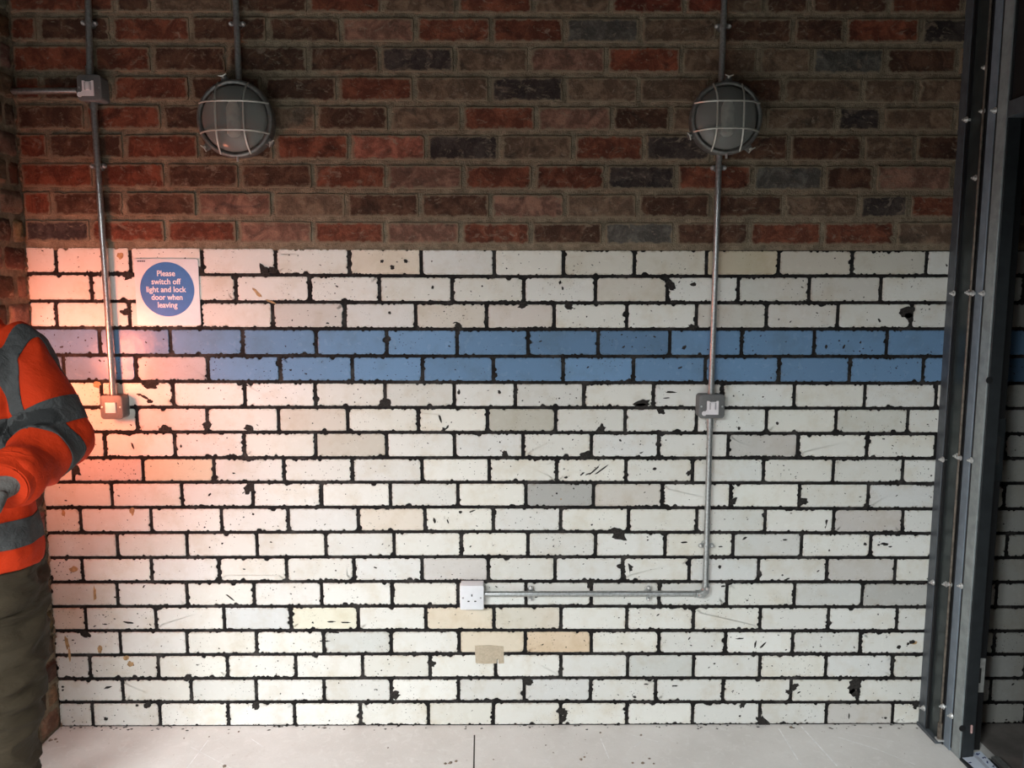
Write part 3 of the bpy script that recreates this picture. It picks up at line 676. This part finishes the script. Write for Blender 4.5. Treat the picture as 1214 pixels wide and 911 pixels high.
def metal_box(label, px0, px1, py0, py1, tab, plate):
    a, b = at(px0, py0, -BOXD-.008), at(px1, py1, -BOXD-.008); cx, cz, W_, H_ = (a.x+b.x)/2, (a.z+b.z)/2, b.x-a.x, a.z-b.z
    t = thing('switch_box', label, 'switch box', (cx, 0, cz-H_/2), 'grey metal switch boxes on conduit')
    g = G(); g.outline(rrect(cx, cz, W_-.003, H_-.003, .011), -.0005, -BOXD, .001); g.build('back_box', M['box'], t)
    g = G(); g.outline(rrect(cx, cz, W_, H_, .012), -BOXD-.0003, -BOXD-.008, .003); g.build('front_plate', M['box'], t)
    yf = -BOXD-.008
    q0, q1 = at(plate[0], plate[1], yf), at(plate[2], plate[3], yf); x0, x1, z1, z0 = q0.x, q1.x, q0.z, q1.z
    if tab:
        tp = at(tab[0], tab[1], yf); r = .008; pts = [(x0, z1), (x0, z0+.016), (tp.x+.004, tp.z+.007)]
        pts += [(tp.x+r*math.cos(k), tp.z+r*math.sin(k)) for k in np.linspace(1.1, 5.2, 9)] + [(tp.x+.006, z0), (x1, z0), (x1, z1)]
        pts += [(x1-.006, z1), (x1-.009, z1-.003), (x0+.010, z1-.003), (x0+.007, z1)]
        g = G(); g.outline(pts, yf+.001, yf-.003, .0); pl = tag(g.build('rocker_plate', M['rock'], t), 'white plate with a round tab')
        g = G(); m_, cz2 = (x0+x1)/2, z1-(z1-z0)*.38; hh = (z1-z0)*.25
        for s in (-1, 1): g.box((m_+s*(x1-x0)*.24-.0018, yf-.0025, cz2-hh), (m_+s*(x1-x0)*.24+.0018, yf-.0048, cz2+hh*1.05))
        g.build('rocker_cheek', M['rockd'], pl, 30)
        g = G(); g.outline(rrect(m_, cz2, (x1-x0)*.36, hh*1.9, .002), yf-.002, yf-.0065, .001); g.build('rocker', M['rock'], pl)
    else:
        g = G(); g.outline(rrect((x0+x1)/2, (z0+z1)/2, x1-x0, z1-z0, .001), yf+.001, yf-.004, .001); tag(g.build('rocker', M['rock'], t), 'square white rocker')
    for s in (-1, 1):
        g = G(); g.lathe([(.0032,0),(.0032,.0010),(.0015,.0016)], (cx+s*W_*.40, yf, cz), n=12); g.build('screw', M['galv'], t)
metal_box('grey metal switch box highest on the red brick, joining three conduits', 90, 121, 88, 119.5, (94.8,112.2), (97.2,95.6,112,113.8))
metal_box('grey metal box with plain white square just below the blue band, under the round sign', 117.5, 146, 469, 497.5, None, (124.8,477.4,138,489.8))
metal_box('grey metal switch box with white tabbed plate on the right conduit below the blue band', 829, 859, 468, 496.5, (834.8,490.4), (838.2,475.6,851.4,491.8))

# white socket
a, b = at(545.2, 695, -.052), at(573.6, 723.6, -.052); cx, cz, W_, H_ = (a.x+b.x)/2, (a.z+b.z)/2, b.x-a.x, a.z-b.z
t = thing('wall_socket', 'white three-pin wall socket at the end of the horizontal conduit', 'socket', (cx, 0, cz-H_/2))
g = G(); g.outline(rrect(cx, cz, W_-.002, H_-.002, .004), -.0005, -.044, .001); g.build('back_box', M['white'], t)
g = G(); g.outline(rrect(cx, cz, W_, H_, .005), -.0443, -.052, .0025); fp = g.build('face_plate', M['white'], t)
for dx, dz, w2, h2 in ((0,.009,.0038,.0085),(-.0115,-.012,.0072,.0042),(.0115,-.012,.0072,.0042)):
    g = G(); g.outline(rrect(cx+dx, cz+dz, w2, h2, .0008, 2), -.0515, -.0524); g.build('pin_slot', M['slot'], fp)
for s in (-1, 1):
    g = G(); g.lathe([(.0034,0),(.0034,.0008),(.001,.0012)], (cx+s*.0302, -.052, cz), n=12); g.build('screw', M['rockd'], fp)

def bulkhead(label, px, py, rpx, tilt):
    o = at(px, py, -.06); R_ = rpx/FPX*(o-CAM).length*.965; c = Vector((o.x, 0, o.z))
    t = thing('bulkhead_lamp', label, 'wall lamp', (o.x, 0, o.z-R_), 'round bulkhead lamps on the red brick')
    g = G(); g.lathe([(R_*.93,.0005),(R_*.95,.02),(R_*.93,.040),(R_*.88,.046)], c, n=56); g.build('body', M['lampm'], t)
    g = G(); g.lathe([(R_*.80,.0465),(R_*.84,.048),(.001,.048)], c, n=48); g.build('reflector', M['refl'], t)
    prof = [(R_*.90,.044),(R_*.97,.046),(R_,.052),(R_,.060),(R_*.975,.066),(R_*.93,.068),(R_*.885,.066),(R_*.87,.058),(R_*.87,.044)]
    g = G(); n = 64; g.rings([[c+Vector((r*math.cos(2*math.pi*k/n), -h, r*math.sin(2*math.pi*k/n))) for k in range(n)] for r, h in prof+[prof[0]]], 0, False, False)
    g.build('bezel', M['lampm'], t)
    prof = [(R_*.865*math.cos(a), .056+.044*math.sin(a)) for a in np.linspace(0, math.pi/2, 14)]
    g = G(); g.lathe([(R_*.82,.056)]+prof, c, n=56); g.build('glass', M['glass'], t)
    g = G(); rb = .020; L_ = .058
    g.tube([c+Vector((0,-.070,z)) for z in (-L_,-L_*.96,-L_*.85,L_*.5,L_*.75,L_*.85)], [.004,.014,rb,rb,.014,.012], 20); g.build('bulb', M['bulb'], t)
    g = G(); wr = .0026; off = R_*.36; hz = math.sqrt((R_*.97)**2-off*off)
    def prot(u): return .064+.046*(1-abs(u)**3.2)
    for s in (-1, 1):
        g.tube([c+Vector((s*off*(1+.10*abs(u)**3), -prot(u), hz*u)) for u in np.linspace(-1, 1, 29)], wr, 10)
        g.tube([c+Vector((hz*u, -prot(u)-.002, s*off*(1+.06*abs(u)**3))) for u in np.linspace(-1, 1, 29)], wr, 10)
    tag(g.build('wire_guard', M['wire'], t))
    for a in (100, 218, 322):
        a = math.radians(a+tilt); d = Vector((math.cos(a), 0, math.sin(a))); s = Vector((-d.z, 0, d.x))
        q = c+d*R_*1.03+Vector((0,-.052,0)); g = G()
        for h0, h1 in ((-.010, .010),):
            ring = lambda e: [q+d*R_*-.05+s*.012+Vector((0,e,0)), q+d*.014+s*.008+Vector((0,e,0)), q+d*.014-s*.008+Vector((0,e,0)), q+d*R_*-.05-s*.012+Vector((0,e,0))]
            g.rings([ring(.008), ring(-.004)])
        o2 = g.build('lug', M['lampm'], t, 30, .001)
        g = G(); g.tube([q+d*.007+Vector((0,.004,0)), q+d*.007+Vector((0,-.014,0))], .0035, 10)
        w1 = q+d*.009+Vector((0,-.012,0)); g.tube([w1-s*.013+d*.004, w1, w1+s*.013+d*.004], [.0018,.003,.0018], 8); g.build('wing_screw', M['wire'], o2)
    p = c+Vector((.004,-.062,-R_*1.01)); g = G(); g.tube([p+Vector((0,0,.004)), p+Vector((0,0,-.010))], .004, 8); g.build('screw', M['zinc'], t)
bulkhead('round caged bulkhead lamp on red brick, the left one with a pink-lit rim', 278.5, 141, 42, 4)
bulkhead('round caged bulkhead lamp on dark brick at right, with conduit above and below', 861, 140, 40.5, -12)

# ------------------------------------------------------------------ sign and tape
yS = -.0075
a, b, c3 = at(160.5, 307, yS), at(234.5, 305.8, yS), at(237, 386, yS); cx = (a.x+at(236,386,yS).x)/2; cz = (a.z+c3.z)/2
W_, H_ = .2115, a.z-c3.z; SA = math.radians(-.6)
sg = thing('round_safety_sign', 'square white sign with blue disc asking to switch off light and lock door', 'sign', (cx, 0, cz-H_/2))
g = G(); g.outline(rrect(cx, cz, W_, H_, .006), -.0045, yS, .0008); g.build('panel', M['sign_w'], sg)
dc = at(198.3, 343.2, yS); rd = .5*(at(230.2,343,yS).x-at(166,343,yS).x)
g = G(); g.lathe([(rd,0),(rd,.0006),(.001,.0006)], (dc.x, yS, dc.z), n=96); tag(g.build('blue_disc', M['sign_b'], sg, 0), 'blue disc')
fnt = []
def text(name, body, px, py, size, m, parent, y, bold=.0, width=None):
    cu = bpy.data.curves.new(name, 'FONT'); cu.body = body; cu.size = size; cu.align_x = 'CENTER'; cu.align_y = 'CENTER'; cu.extrude = .0003; cu.offset = bold; cu.resolution_u = 4
    o = bpy.data.objects.new(name, cu); COL.objects.link(o); bpy.context.view_layer.update()
    me = bpy.data.meshes.new_from_object(o.evaluated_get(bpy.context.evaluated_depsgraph_get())); COL.objects.unlink(o); bpy.data.objects.remove(o)
    p = at(px, py, y); xs = [v.co.x for v in me.vertices]; k = width/(max(xs)-min(xs)) if width else 1; mx = (max(xs)+min(xs))/2
    base = parent.location
    for v in me.vertices:
        q = v.co.copy(); v.co = (p.x-base.x+(q.x-mx)*k, y-q.z-base.y, p.z-base.z+q.y)
    me.materials.clear(); me.materials.append(m); o = bpy.data.objects.new(name, me); COL.objects.link(o); o.parent = parent; return o
ppm = 371.0
for body, px_, py_, wpx in (('Please',196.8,324.6,22),('switch off',197,334.3,36),('light and lock',197.2,343.6,48.5),('door when',198,352.8,38),('leaving',198.8,362,24)):
    text('lettering', body, px_, py_, 0.0262, M['sign_w'], sg, yS-.0009, .0004, wpx/ppm)
g = G()
for k in range(6):
    p = at(162.8+k*1.6, 309.8, yS-.0003); g.box((p.x, yS, p.z-.0024), (p.x+.003, yS-.0006, p.z+.0024))
tag(g.build('maker_mark', M['ink'], sg, 0), 'tiny dark mark in the corner')

a, b = at(563, 766, -.004), at(597.5, 787.5, -.004)
g = G(); pts = [(a.x, a.z), (a.x+.002, b.z+.004), (a.x+.03, b.z), (b.x-.026, b.z+.002), (b.x-.025, b.z+.018), (b.x-.021, b.z+.018), (b.x-.02, b.z+.001), (b.x, b.z+.002), (b.x-.001, a.z-.003), (b.x-.05, a.z+.002)]
g.outline(pts, -.0036, -.0044); tag(g.build('tape_patch', M['tape'], None, 0, origin=((a.x+b.x)/2, 0, b.z)), 'small square of beige tape on the white bricks below the socket', 'tape')

# loose grit
g = G()
for px_, py_, r in [(938,863,5),(712,869,3),(760,872,3),(60,878,5),(66,877,4),(68,880,3),(283,868,3),(271,870,2),(248,874,2),(218,876,2),(266,909,5),(534,905,5),(541,903,4),(528,906,4),(689,901,4),(693,898,3),(762,905,4),(770,900,3),(775,906,3),(460,887,2),(647,884,2),(656,893,2),(585,901,2),(750,905,3)]:
    p = atz(px_, py_); r = r/700
    vs = [(p.x+r*rnd.uniform(.6,1.4)*math.cos(t), p.y+r*rnd.uniform(.6,1.4)*math.sin(t), 0) for t in [2*math.pi*k/7 for k in range(7)]]
    g.add(vs+[(p.x, p.y, r*.9)], [(k, (k+1) % 7, 7) for k in range(7)]+[tuple(range(6, -1, -1))])
o = g.build('grit', plain('brown_grit', (.22,.17,.13), .9, 0, .4, 80), None, 0); tag(o, 'scattered brown grit and crumbs on the pale floor', 'debris', kind='stuff')

# ------------------------------------------------------------------ the person at the left edge
YP = -.62
def remesh(g, vox, name, iters=2, wr=0.0, ws=9.0, stretch=(1,1,1), seed=0):
    me = bpy.data.meshes.new('tmp'); me.from_pydata(g.v, [], g.f); o = bpy.data.objects.new('tmp', me); COL.objects.link(o)
    md = o.modifiers.new('r', 'REMESH'); md.mode = 'VOXEL'; md.voxel_size = vox; md.adaptivity = 0
    bpy.context.view_layer.update()
    out = bpy.data.meshes.new_from_object(o.evaluated_get(bpy.context.evaluated_depsgraph_get())); bpy.data.objects.remove(o)
    n = len(out.vertices); co = np.empty(n*3); out.vertices.foreach_get('co', co); co = co.reshape(-1, 3)
    ed = np.empty(len(out.edges)*2, dtype=int); out.edges.foreach_get('vertices', ed); ed = ed.reshape(-1, 2)
    for it in range(iters):
        acc = np.zeros_like(co); cnt = np.zeros(n)
        np.add.at(acc, ed[:,0], co[ed[:,1]]); np.add.at(acc, ed[:,1], co[ed[:,0]]); np.add.at(cnt, ed[:,0], 1); np.add.at(cnt, ed[:,1], 1)
        co = co*.4+.6*acc/np.maximum(cnt, 1)[:,None]
    out.vertices.foreach_set('co', co.ravel()); out.update()
    if wr:
        nr = np.empty(n*3); out.vertices.foreach_get('normal', nr); nr = nr.reshape(-1, 3)
        S = Vector(stretch)
        d = np.array([1-2*abs(noise.noise(Vector((p[0]*S.x, p[1]*S.y, p[2]*S.z))*ws+Vector((seed, 0, 0))))*1.6+.5*noise.noise(Vector(p)*ws*2.3) for p in co])
        co = co+nr*(d*wr)[:,None]; out.vertices.foreach_set('co', co.ravel()); out.update()
    return out
def put(me, name, m, parent, shade=True):
    base = parent.location
    q = parent.parent
    b = base.copy()
    while q: b += q.location; q = q.parent
    for v in me.vertices: v.co -= b
    me.name = name; me.materials.clear(); me.materials.append(m)
    if shade: me.polygons.foreach_set('use_smooth', [True]*len(me.polygons))
    o = bpy.data.objects.new(name, me); COL.objects.link(o); o.parent = parent; return o

PX = at(-48, 500, YP).x; hip_z = .90
person = thing('person', 'person in orange jacket with grey reflective bands and dark khaki trousers, arm bent', 'person', (PX, YP, 0))
th = math.radians(-18); SIDE = Vector((math.cos(th), math.sin(th), 0)); FWD = Vector((math.sin(th), -math.cos(th), 0))   # facing the camera, turned a little to its left
C0 = Vector((PX, YP, 0))
sh_l = at(12, 416, YP+.0); el_l = at(69, 521, YP-.02); wr_l = at(10, 572, YP-.25)
sh_r = C0-SIDE*.19+Vector((0,0,sh_l.z)); el_r = C0-SIDE*.30+FWD*.02+Vector((0,0,1.10)); wr_r = C0-SIDE*.12+FWD*.25+Vector((0,0,1.06))
zhem = at(20, 680, YP-.1).z
def torso(gr, k=1.0, zb=zhem, neck=1.50):
    zs = [zb, zb+.04, .92, 1.08, 1.24, 1.36, 1.43, 1.475, neck]
    ab = [(.185,.135),(.190,.140),(.185,.135),(.19,.135),(.205,.14),(.205,.125),(.165,.10),(.085,.08),(.068,.07)]
    gr.loft([C0+Vector((0,0,z)) for z in zs], [(a*k, b*k) for a, b in ab], SIDE, 40, 5)
jk = G(); torso(jk)
def arm(gr, s, e, w_, k=1.0, rs=(.080,.082,.080,.079,.073,.070,.066,.060)):
    m1, m2 = s.lerp(e, .5), e.lerp(w_, .5)
    gr.loft([s+Vector((-.03 if s is sh_l else .03, 0, .02)), s.lerp(e, .15), m1, s.lerp(e, .88), e+(e-m1.lerp(m2, .5)).normalized()*.008, e.lerp(w_, .15), m2, w_], [r*k for r in rs], Vector((0.2,-.9,.3)), 32, 6)
arm(jk, sh_l, el_l, wr_l); arm(jk, sh_r, el_r, wr_r)
jk.tube([C0+Vector((0,0,1.45)), C0+Vector((0,0,1.53))], [.085,.078], 28)
jm = remesh(jk, .0055, 'jacket', 2, .0080, 10, (1,1,.8), 3)
# cut the reflective bands out along clean planes
def band_mesh(me, planes, region, lift=.0022):
    bm = bmesh.new(); bm.from_mesh(me); bm.normal_update()
    bmesh.ops.delete(bm, geom=[f for f in bm.faces if not region(f.calc_center_median(), f.normal)], context='FACES')
    for co, no in planes:                              # keeps the side the normal points away from
        bmesh.ops.bisect_plane(bm, geom=bm.verts[:]+bm.edges[:]+bm.faces[:], plane_co=co, plane_no=no, clear_outer=True)
    bm.normal_update(); nv = [(v, v.normal.copy()) for v in bm.verts]
    for v, n_ in nv: v.co += n_*lift
    r = bmesh.ops.extrude_face_region(bm, geom=bm.faces[:])
    dup_ = [x for x in r['geom'] if isinstance(x, bmesh.types.BMVert)]
    for v in dup_: v.co -= v.normal*lift*1.6
    bmesh.ops.recalc_face_normals(bm, faces=bm.faces)
    out = bpy.data.meshes.new('band'); bm.to_mesh(out); bm.free(); return out
def near_seg(p, a, b):
    d = b-a; t = (p-a).dot(d)/d.length_squared; q = a+d*max(0, min(1, t)); return (p-q).length, t
def ring_band(s, e, t0, t1, r, lo=-.3, hi=1.3):
    d = (e-s).normalized(); L_ = (e-s).length
    return [(s+d*t1*L_, d), (s+d*t0*L_, -d)], (lambda p, n_: near_seg(p, s, e)[0] < r and lo < near_seg(p, s, e)[1] < hi)
bands = []
pl, rg = ring_band(sh_l, el_l, .66, .92, .115); bands.append(band_mesh(jm, pl, rg))
pl, rg = ring_band(el_l, wr_l, .12, .40, .105); bands.append(band_mesh(jm, pl, rg))
pl, rg = ring_band(sh_r, el_r, .55, .75, .115); bands.append(band_mesh(jm, pl, rg))
pl, rg = ring_band(el_r, wr_r, .25, .45, .105); bands.append(band_mesh(jm, pl, rg))
def tor(p, n_):
    q = p-C0; u, f = q.dot(SIDE), q.dot(FWD); return abs(u) < .215 and abs(f) < .175 and near_seg(p, sh_l, el_l)[0] > .09 and near_seg(p, sh_r, el_r)[0] > .09 and near_seg(p, el_l, wr_l)[0] > .085 and near_seg(p, el_r, wr_r)[0] > .085
zb1, zb0 = at(30, 618, YP-.08).z, at(30, 650, YP-.08).z
bands.append(band_mesh(jm, [(Vector((0,0,zb1)), Vector((0,0,1))), (Vector((0,0,zb0)), Vector((0,0,-1)))], tor))
zc = at(20, 500, YP-.14).z
bands.append(band_mesh(jm, [(Vector((0,0,zc)), Vector((0,0,1))), (Vector((0,0,zc-.055)), Vector((0,0,-1)))], tor))
for s, u0 in ((1, .182), (-1, .13)):
    nb = (SIDE*s+Vector((0,0,.2))).normalized()
    a_, b_ = C0+SIDE*s*(u0+.024)+Vector((0,0,1.45)), C0+SIDE*s*(u0-.007)+Vector((0,0,1.45))
    bands.append(band_mesh(jm, [(a_, nb), (b_, -nb)], lambda p, n_: p.z > zc-.01 and abs((p-C0).dot(FWD)) < .175 and near_seg(p, el_l, wr_l)[0] > .085 and near_seg(p, el_r, wr_r)[0] > .085))
jacket = put(jm, 'jacket', M['orange'], person); tag(jacket, 'orange high-visibility jacket')
for b_ in bands: tag(put(b_, 'reflective_band', M['band'], jacket), 'grey reflective band')
for s, e in ((el_l, wr_l), (el_r, wr_r)):
    d = (e-s).normalized(); g = G()
    g.tube([e-d*.035, e-d*.03, e-d*.022, e-d*.015, e+d*.02, e+d*.024, e+d*.018], [.060,.0655,.0665,.0605,.0560,.053,.048], 30); g.build('cuff', M['orange'], jacket)
# trousers
def leg_pts(px_top, px_knee, px_ank, y):
    return
hipL, kneeL, ankL = at(2, 690, YP+.02), at(6, 815, YP-.02), at(3, 985, YP+.02); ankL.z = .10
offR = SIDE*-.215+FWD*.03; hipR, kneeR, ankR = hipL+offR, kneeL+offR*1.15, ankL+offR*1.25
tr = G()
tr.loft([C0+Vector((0,0,z)) for z in (.72,.80,.90,.99)], [(.165,.125),(.178,.128),(.17,.122),(.16,.115)], SIDE, 36, 4)
for h, k, a in ((hipL, kneeL, ankL), (hipR, kneeR, ankR)):
    tr.loft([h+Vector((0,0,.06)), h, h.lerp(k, .5), k, k.lerp(a, .45), a.lerp(k, .04)], [(.09,.10),(.098,.108),(.096,.102),(.088,.092),(.082,.088),(.084,.090)], SIDE, 32, 7)
tm = remesh(tr, .007, 'trousers', 2, .0095, 9, (.8,1,1.9), 8)
trousers = put(tm, 'trousers', M['khaki'], person); tag(trousers, 'dark khaki work trousers')
# boots
for a in (ankL, ankR):
    g = G(); f = FWD; base = Vector((a.x, a.y, 0))
    g.loft([base-f*.075+Vector((0,0,.055)), base-f*.03+Vector((0,0,.062)), base+f*.06+Vector((0,0,.055)), base+f*.13+Vector((0,0,.045)), base+f*.185+Vector((0,0,.042))], [(.034,.045),(.042,.052),(.046,.045),(.048,.034),(.030,.022)], SIDE, 24, 5)
    g.loft([base+Vector((0,0,.05)), base+Vector((0,0,.12)), base+Vector((0,0,.20))], [(.048,.058),(.046,.055),(.052,.058)], SIDE, 24, 4)
    bt = put(remesh(g, .007, 'boot', 2), 'boot', M['boot'], person)
    g = G(); o_ = []
    for k in range(28):
        t = 2*math.pi*k/28; o_.append(base+f*(.055+.14*math.cos(t))+SIDE*(.050*math.sin(t)*(1+.15*math.cos(t))))
    g.rings([[p+Vector((0,0,.0)) for p in o_], [p+Vector((0,0,.022)) for p in o_]]); tag(g.build('sole', M['sole'], bt), 'black sole')
# gloved hands
def glove(w_, d, up):
    d = d.normalized(); s = d.cross(up).normalized(); n_ = s.cross(d).normalized(); g = G()
    g.loft([w_-d*.03, w_+d*.01, w_+d*.05, w_+d*.095], [(.034,.030),(.033,.026),(.044,.020),(.042,.015)], s, 22, 4)
    for k, (o_, L_) in enumerate(((-.032,.070),(-.011,.080),(.011,.075),(.032,.058))):
        b0 = w_+d*.085+s*o_; p1 = b0+d*L_*.42-n_*.006; p2 = p1+d*L_*.22-n_*L_*.30; p3 = p2-d*L_*.08-n_*L_*.30
        g.tube([b0-d*.03, b0, p1, p2, p3, p3-n_*.006], [.010,.0105,.010,.0092,.008,.004], 12)
    b0 = w_+d*.025-s*.034; g.tube([b0+s*.015, b0, b0+d*.028-s*.020-n_*.012, b0+d*.052-s*.024-n_*.024, b0+d*.060-s*.022-n_*.03], [.013,.014,.012,.0105,.005], 12)
    return tag(put(remesh(g, .0032, 'glove', 1), 'glove', M['glove'], person), 'grey work glove')
glove(wr_l+(wr_l-el_l).normalized()*.02, (wr_l-el_l)+Vector((-.12,.06,-.02)), Vector((0,-.2,1)))
glove(wr_r+(wr_r-el_r).normalized()*.02, wr_r-el_r, Vector((0,.2,1)))
# body: head, neck and trunk as one skin
bd = G(); hc = C0+FWD*.02+Vector((0,0,1.645))
torso(bd, .80, .80, 1.49); arm(bd, sh_l, el_l, wr_l, .62); arm(bd, sh_r, el_r, wr_r, .62)
for h, k, a in ((hipL, kneeL, ankL), (hipR, kneeR, ankR)):
    bd.loft([h+Vector((0,0,.08)), h, k, a], [.075,.078,.056,.040], SIDE, 20, 5)
bd.loft([C0+Vector((0,0,1.42)), C0+FWD*.008+Vector((0,0,1.50)), hc-Vector((0,0,.07))], [.062,.056,.056], SIDE, 24, 4)
bd.loft([hc+Vector((0,0,z))+FWD*f for z, f in ((-.125,.050),(-.112,.045),(-.08,.026),(-.03,.012),(.02,.002),(.07,-.006),(.10,-.008),(.118,-.01),(.125,-.01))],
        [(.022,.024),(.040,.048),(.058,.070),(.068,.088),(.073,.096),(.070,.092),(.055,.074),(.030,.042),(.006,.008)], SIDE, 36, 4)
bd.loft([hc+FWD*.088+Vector((0,0,.022)), hc+FWD*.108+Vector((0,0,-.012)), hc+FWD*.118+Vector((0,0,-.030)), hc+FWD*.096+Vector((0,0,-.040))], [(.008,.008),(.010,.010),(.014,.012),(.010,.006)], SIDE, 14, 4)
for s in (-1, 1):
    e_ = hc+SIDE*s*.073+FWD*-.006; bd.loft([e_+Vector((0,0,-.032)), e_+SIDE*s*.006+Vector((0,0,-.01)), e_+SIDE*s*.010+FWD*-.006+Vector((0,0,.018)), e_+Vector((0,0,.030))], [(.006,.010),(.008,.015),(.008,.018),(.004,.010)], SIDE, 14, 4)
body = put(remesh(bd, .0055, 'body', 2), 'body', M['skin'], person)
for s in (-1, 1):
    p = hc+SIDE*s*.032+FWD*.084+Vector((0,0,.012)); g = G()
    g.lathe([(.011*math.sin(a), -.011*math.cos(a)) for a in np.linspace(.02, 3.12, 12)], p, FWD, 20); ey = g.build('eye', M['eye'], body)
    g = G(); g.lathe([(.005,0),(.005,.0010),(.001,.0016)], p+FWD*.0098, FWD, 16); g.build('iris', M['iris'], ey)
g = G(); mo = hc+FWD*.090+Vector((0,0,-.068)); g.tube([mo+SIDE*(.024*u)+FWD*(-.010*u*u)-Vector((0,0,.002*u*u)) for u in np.linspace(-1, 1, 9)], [.001,.004,.0055,.006,.0058,.006,.0055,.004,.001], 10); g.build('mouth', M['lip'], body)
g = G(); g.loft([hc+Vector((0,0,z))+FWD*f for z, f in ((-.045,-.045),(.0,-.034),(.05,-.018),(.09,-.012),(.118,-.012),(.132,-.012))], [(.056,.052),(.073,.066),(.077,.082),(.068,.084),(.046,.056),(.008,.010)], SIDE, 30, 5)
tag(put(remesh(g, .006, 'hair', 1, .002, 60), 'hair', M['hair'], person), 'short dark hair')
